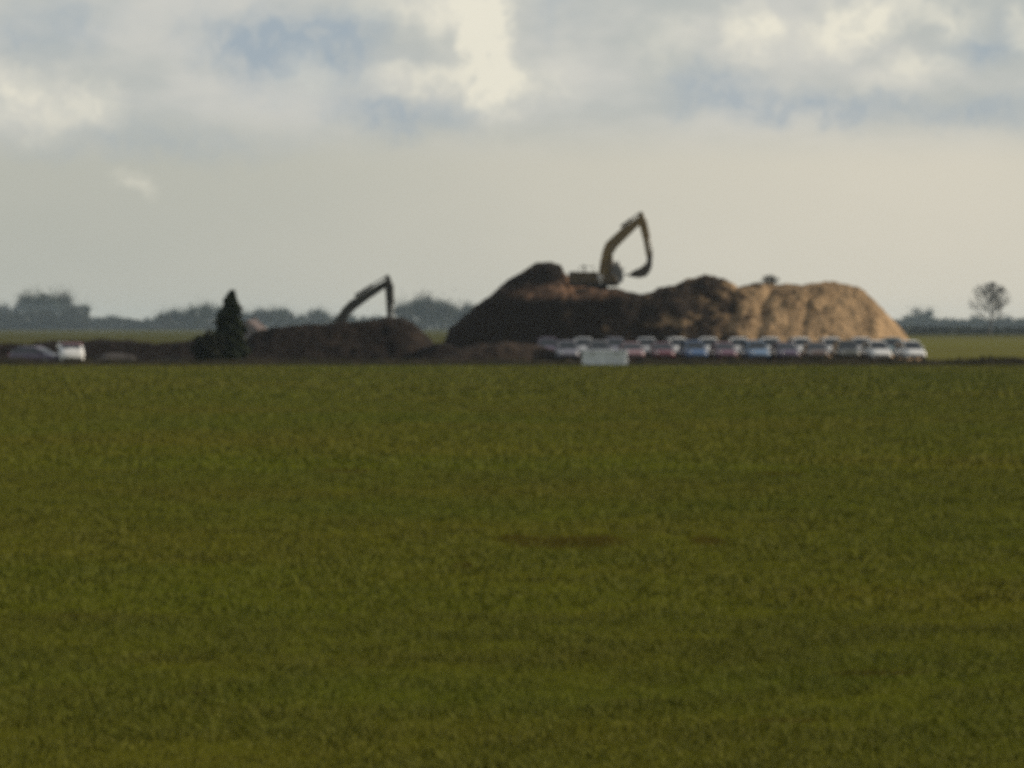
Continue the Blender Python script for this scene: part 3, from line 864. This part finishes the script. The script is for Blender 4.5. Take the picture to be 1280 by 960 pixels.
# dark shrub at its foot
sh = empty('shrub', (X(260, 341.5), 341.5, 0))
tag(sh, 'rounded dark shrub pressed against the left foot of the conifer', 'shrub')
st = MB()
for k in range(7):
    a = k * .9
    st.bar((0, 0, 0), (.7 * math.cos(a), .6 * math.sin(a), 1.5 + .3 * math.sin(k * 2)), .05, .015, 5)
st.build('stem', m_bark, sh)
n = 2600
d = r.normal(size=(n, 3)); d /= np.linalg.norm(d, axis=1)[:, None]
q = r.random(n) ** .45
lob = 1 + .25 * np.sin(d[:, 0] * 5 + 1) * np.cos(d[:, 2] * 6)
pts = d * (q * lob)[:, None] * np.array([1.25, 1.0, 1.25]) + np.array([0, 0, 1.3])
pts = pts[pts[:, 2] > .05]
v, f = leaf_quads(pts, .13, r, .6)
child(np_mesh('foliage', v, f, m_shrub, smooth=False), sh)


def bare_tree(loc, H, W, seed, label, group=None, twig=.03, name='bare_tree', low=.2):
    """a leader with ascending limbs that fork into fine twigs inside an egg-shaped crown"""
    rr_ = random.Random(seed)
    e = empty(name, loc)
    tag(e, label, 'tree', group)
    tr = MB(); br = MB()
    lead = [Vector((0, 0, 0))]
    for k in range(10): lead.append(lead[-1] + Vector((rr_.gauss(0, .012), rr_.gauss(0, .012), .094)) * H)
    for k in range(10):
        (tr if k < 4 else br).bar(lead[k], lead[k + 1], H * .026 * (1 - k / 10.5), H * .026 * (1 - (k + 1) / 10.5), 7, cap=False)
    def env(z):
        u = (z / H - low) / (1 - low)
        return W * .5 * math.sqrt(max(.004, 1 - (2 * min(max(u, 0), 1) - .95) ** 2))
    def limb(p, d, L, rad, k):
        n = 4
        for q in range(n):
            d = (d + Vector((rr_.gauss(0, .16), rr_.gauss(0, .16), rr_.gauss(.06, .10)))).normalized()
            p2 = p + d * L / n
            if math.hypot(p2.x, p2.y) > env(p2.z) * 1.15 or p2.z > H * 1.02: return
            br.bar(p, p2, max(twig, rad * (1 - q / (n + 1))), max(twig, rad * (1 - (q + 1) / (n + 1))), 4, cap=False)
            p = p2
            if k < 3:
                for _ in range(2 if k < 2 else 1):
                    ax = Vector((rr_.gauss(0, 1), rr_.gauss(0, 1), rr_.gauss(.25, .6))).normalized()
                    limb(p, (d * .8 + ax * .85).normalized(), L * rr_.uniform(.42, .62), rad * .5, k + 1)
    for k in range(17):
        z = H * (low + (.93 - low) * (k + rr_.random()) / 17)
        i = min(9, int(z / (.094 * H))); f = z / (.094 * H) - i
        p = lead[i].lerp(lead[i + 1], min(f, 1))
        a = k * 2.4 + rr_.random()
        up = .45 + .9 * (z / H)
        limb(p, Vector((math.cos(a), math.sin(a), up)).normalized(), env(z + .12 * H) * rr_.uniform(.6, 1.1) + .05 * H, H * .009, 0)
    tr.build('trunk', m_bark, e); br.build('crown', m_bark, e)
    return e


Yt = 1600
bare_tree((X(1237, Yt), Yt, 0), Z(351, Yt), 14.5, 8, 'tall bare tree standing clear of the far treeline at the right', twig=.022)
Yt = 700
bare_tree((X(962, Yt), Yt, 0), Z(341, Yt), 5.5, 12, 'bare tree behind the tall heap with only its top twigs showing above the crest', twig=.011)

# far woodland trees: a few crowns, copied
def crown_mesh(seed, W, H, kind):
    r = np.random.default_rng(seed)
    pts, ups = [], []
    for k in range(8):
        c = np.array([r.normal(0, W * .20), r.normal(0, W * .20), H * r.uniform(.38, .74)])
        s_ = np.array([W * .22, W * .22, H * .15]) * r.uniform(.7, 1.25)
        n = 150
        d = r.normal(size=(n, 3)); d /= np.linalg.norm(d, axis=1)[:, None]
        pts.append(c + d * (r.random(n) ** .5)[:, None] * s_)
        n = 110
        ups.append(c + r.normal(size=(n, 3)) * s_ * np.array([.75, .75, .95]) + np.array([0, 0, H * .05]))
    n = 130
    pts.append(np.stack([r.normal(0, W * .22, n), r.normal(0, W * .2, n), r.uniform(.0, .45, n) * H], 1))
    pts = np.concatenate(pts); ups = np.concatenate(ups)
    top = np.quantile(ups[:, 2], .985)
    pts[:, 2] *= H / top; ups[:, 2] *= H / top
    pts = pts[pts[:, 2] > .2]; ups = ups[ups[:, 2] > H * .3]
    v1, f1 = leaf_quads(pts, W * .042, r, .55)
    # thin upright twigs at the rim of the crown
    n = len(ups)
    dr_ = np.stack([ups[:, 0] / W * .9 + r.normal(0, .25, n), ups[:, 1] / W * .9 + r.normal(0, .25, n), np.full(n, 1.0)], 1)
    dr_ *= (H * .05 * (.5 + r.random(n)))[:, None]
    a = r.random(n) * 6.283
    sd = np.stack([np.cos(a), np.sin(a), 0 * a], 1) * W * .009
    v2 = np.stack([ups - dr_, ups + sd, ups + dr_, ups - sd], 1).reshape(-1, 3)
    return np.concatenate([v1, v2]), np.concatenate([f1, np.arange(4 * n).reshape(-1, 4) + len(v1)])


TP = []
for i in range(6):
    e = empty('far_tree', (0, 0, 0))
    MB().bar((0, 0, 0), (.1, 0, 5.5), .28, .12, 7).bar((.1, 0, 4), (1.4, .3, 7), .12, .05, 5).bar((.1, 0, 4.4), (-1.2, -.4, 7.4), .12, .05, 5).build('trunk', m_bark, e)
    v, f = crown_mesh(200 + i, [8, 9, 7, 10, 6, 8.5][i], 10, i % 2)
    child(np_mesh('crown', v, f, m_wood[i % 2], smooth=False), e)
    TP.append([e, False])


def far_tree(px, top, Y, label, group, k, wide=1.0):
    if TP[k][1]: o = copy_tree(TP[k][0])
    else: o = TP[k][0]; TP[k][1] = True
    s_ = Z(top, Y) / 10.0
    o.location = (X(px, Y), Y, 0); o.rotation_euler = (0, 0, random.uniform(0, 6.28)); o.scale = (s_ * wide, s_ * wide, s_)
    tag(o, label, 'tree', group)


WOODS = [
    ('tall hazy blue tree in the clump at the far left edge', 'trees of the clump at the left edge', 4575,
     [(-38, 378), (-18, 372), (0, 377), (15, 381), (30, 366), (43, 363), (57, 374), (71, 364), (84, 362), (95, 378), (108, 391)], .95),
    ('low hazy tree in the flat treeline between the left clump and the conifer', 'low trees between the left clump and the conifer', 4575,
     [(122, 398), (135, 396), (147, 393), (160, 398), (172, 399), (184, 396), (196, 394)], 1.5),
    ('grey green far tree just left of the conifer', 'far trees left of the conifer', 3507,
     [(205, 390), (219, 384), (232, 386), (246, 379), (259, 378), (272, 380)], 1.1),
    ('far tree showing above the low soil heap between the conifer and the excavator boom', 'far trees between the conifer and the left boom', 3812,
     [(305, 389), (319, 385), (333, 383), (347, 382), (361, 388), (376, 391), (391, 387), (405, 384), (420, 392), (438, 391), (455, 394), (470, 393)], 1.15),
    ('far tree in the gap between the left excavator stick and the tall heap', 'far trees between the two heaps', 3355,
     [(505, 381), (517, 370), (529, 366), (542, 372), (555, 376), (568, 378), (582, 377), (596, 380)], 1.05),
    ('low hazy tree in the treeline right of the tall heap', 'far trees right of the tall heap', 4117,
     [(1096, 396), (1110, 399), (1126, 398), (1140, 392), (1152, 383), (1164, 393), (1177, 398), (1190, 396), (1203, 398), (1217, 394), (1231, 397), (1245, 396), (1258, 394), (1272, 397), (1286, 394), (1300, 396)], 1.35),
]
kk = 0
for lab, grp, Yw, lst, wide in WOODS:
    for i, (px, top) in enumerate(lst):
        far_tree(px, top, Yw + random.uniform(-70, 70), lab, grp, kk % 6, wide * random.uniform(.9, 1.15)); kk += 1

# continuous scrub and hedges along the foot of the woods
m_hedge = mat('far_hedge_leaves', (0.040, 0.044, 0.030), .95, var=(0.030, 0.032, 0.024), vscale=.1, spec=.05)
r = np.random.default_rng(33)
pts = []
for (p0, p1, Yh, hmin, n) in [(-60, 640, 3750, 9.0, 15000), (-60, 112, 3600, 17.0, 5000), (1060, 1330, 4000, 8.5, 9000), (1080, 1330, 1650, 1.9, 3000), (600, 1100, 4000, 7, 3000)]:
    x = X(r.uniform(p0, p1, n), Yh); y = Yh + r.normal(0, 6, n)
    z = r.random(n) * hmin * (1 + .45 * fbm(x * .05, x * 0, 91, 4))
    pts.append(np.stack([x, y, z], 1))
v, f = leaf_quads(np.concatenate(pts), 1.3, r, .6)
hd = np_mesh('distant_scrub', v, f, m_hedge, smooth=False)
tag(hd, 'low hazy scrub and hedges along the foot of the far treeline', 'scrub', kind='stuff')

# small far house between the conifer and the low heap
m_brick = mat('pale_red_brick', (0.16, 0.125, 0.118), .9, var=(.14, .11, .10), vscale=1.2)
m_tile = mat('clay_roof_tile', (0.10, 0.072, 0.066), .85, vscale=1.5)
m_wframe = mat('white_window_frame', (.7, .7, .68), .5)
YH = 1080
hs = empty('brick_house', (X(315, YH), YH, 0), R(70))
hs.scale = (.8, .8, .85)
tag(hs, 'small pale red house far off, just right of the conifer', 'house')
wl = MB().box((0, 0, 1.45), (7.5, 6.5, 2.9))
wl.add([(-3.75, -3.25, 2.9), (-3.75, 3.25, 2.9), (-3.75, 0, 5.2), (3.75, -3.25, 2.9), (3.75, 3.25, 2.9), (3.75, 0, 5.2)], [(0, 2, 1), (3, 4, 5)])
wl.build('wall', m_brick, hs)
rf = MB()
for sgn in (-1, 1):
    rf.add([(-4.0, sgn * 3.6, 2.72), (4.0, sgn * 3.6, 2.72), (4.0, 0, 5.34), (-4.0, 0, 5.34), (-4.0, sgn * 3.6, 2.87), (4.0, sgn * 3.6, 2.87), (4.0, 0, 5.5), (-4.0, 0, 5.5)],
           [(0, 1, 2, 3), (4, 5, 6, 7), (0, 1, 5, 4), (1, 2, 6, 5), (3, 0, 4, 7)])
rf = rf.build('roof', m_tile, hs)
MB().box((2.2, 0, 5.6), (.7, .7, 1.2)).build('chimney', m_brick, rf)
for q in (-2.2, 2.2):
    wn = MB().box((q, -3.26, 1.6), (1.3, .06, 1.2)).build('window', m_carglass, hs)
    MB().box((q, -3.27, 2.24), (1.46, .1, .08)).box((q, -3.27, .96), (1.46, .1, .08)).box((q - .69, -3.27, 1.6), (.08, .1, 1.2)).box((q + .69, -3.27, 1.6), (.08, .1, 1.2)).build('frame', m_wframe, wn)
MB().box((0, -3.27, 1.05), (1.0, .08, 2.1)).build('door', m_wframe, hs)

# ------------------------------------------------------------------ air
hz_m = bpy.data.materials.new('haze_air'); hz_m.use_nodes = True
ht = hz_m.node_tree; ht.nodes.clear()
pv = ht.nodes.new('ShaderNodeVolumePrincipled'); mo = ht.nodes.new('ShaderNodeOutputMaterial')
pv.inputs['Color'].default_value = (0.66, 0.84, 1.0, 1)
pv.inputs['Density'].default_value = 0.000056
pv.inputs['Anisotropy'].default_value = 0.1
ht.links.new(pv.outputs[0], mo.inputs['Volume'])
hb = MB().box((0, 2450, 11.5), (7400, 5700, 25)).build('haze', hz_m)
tag(hb, kind='stuff')
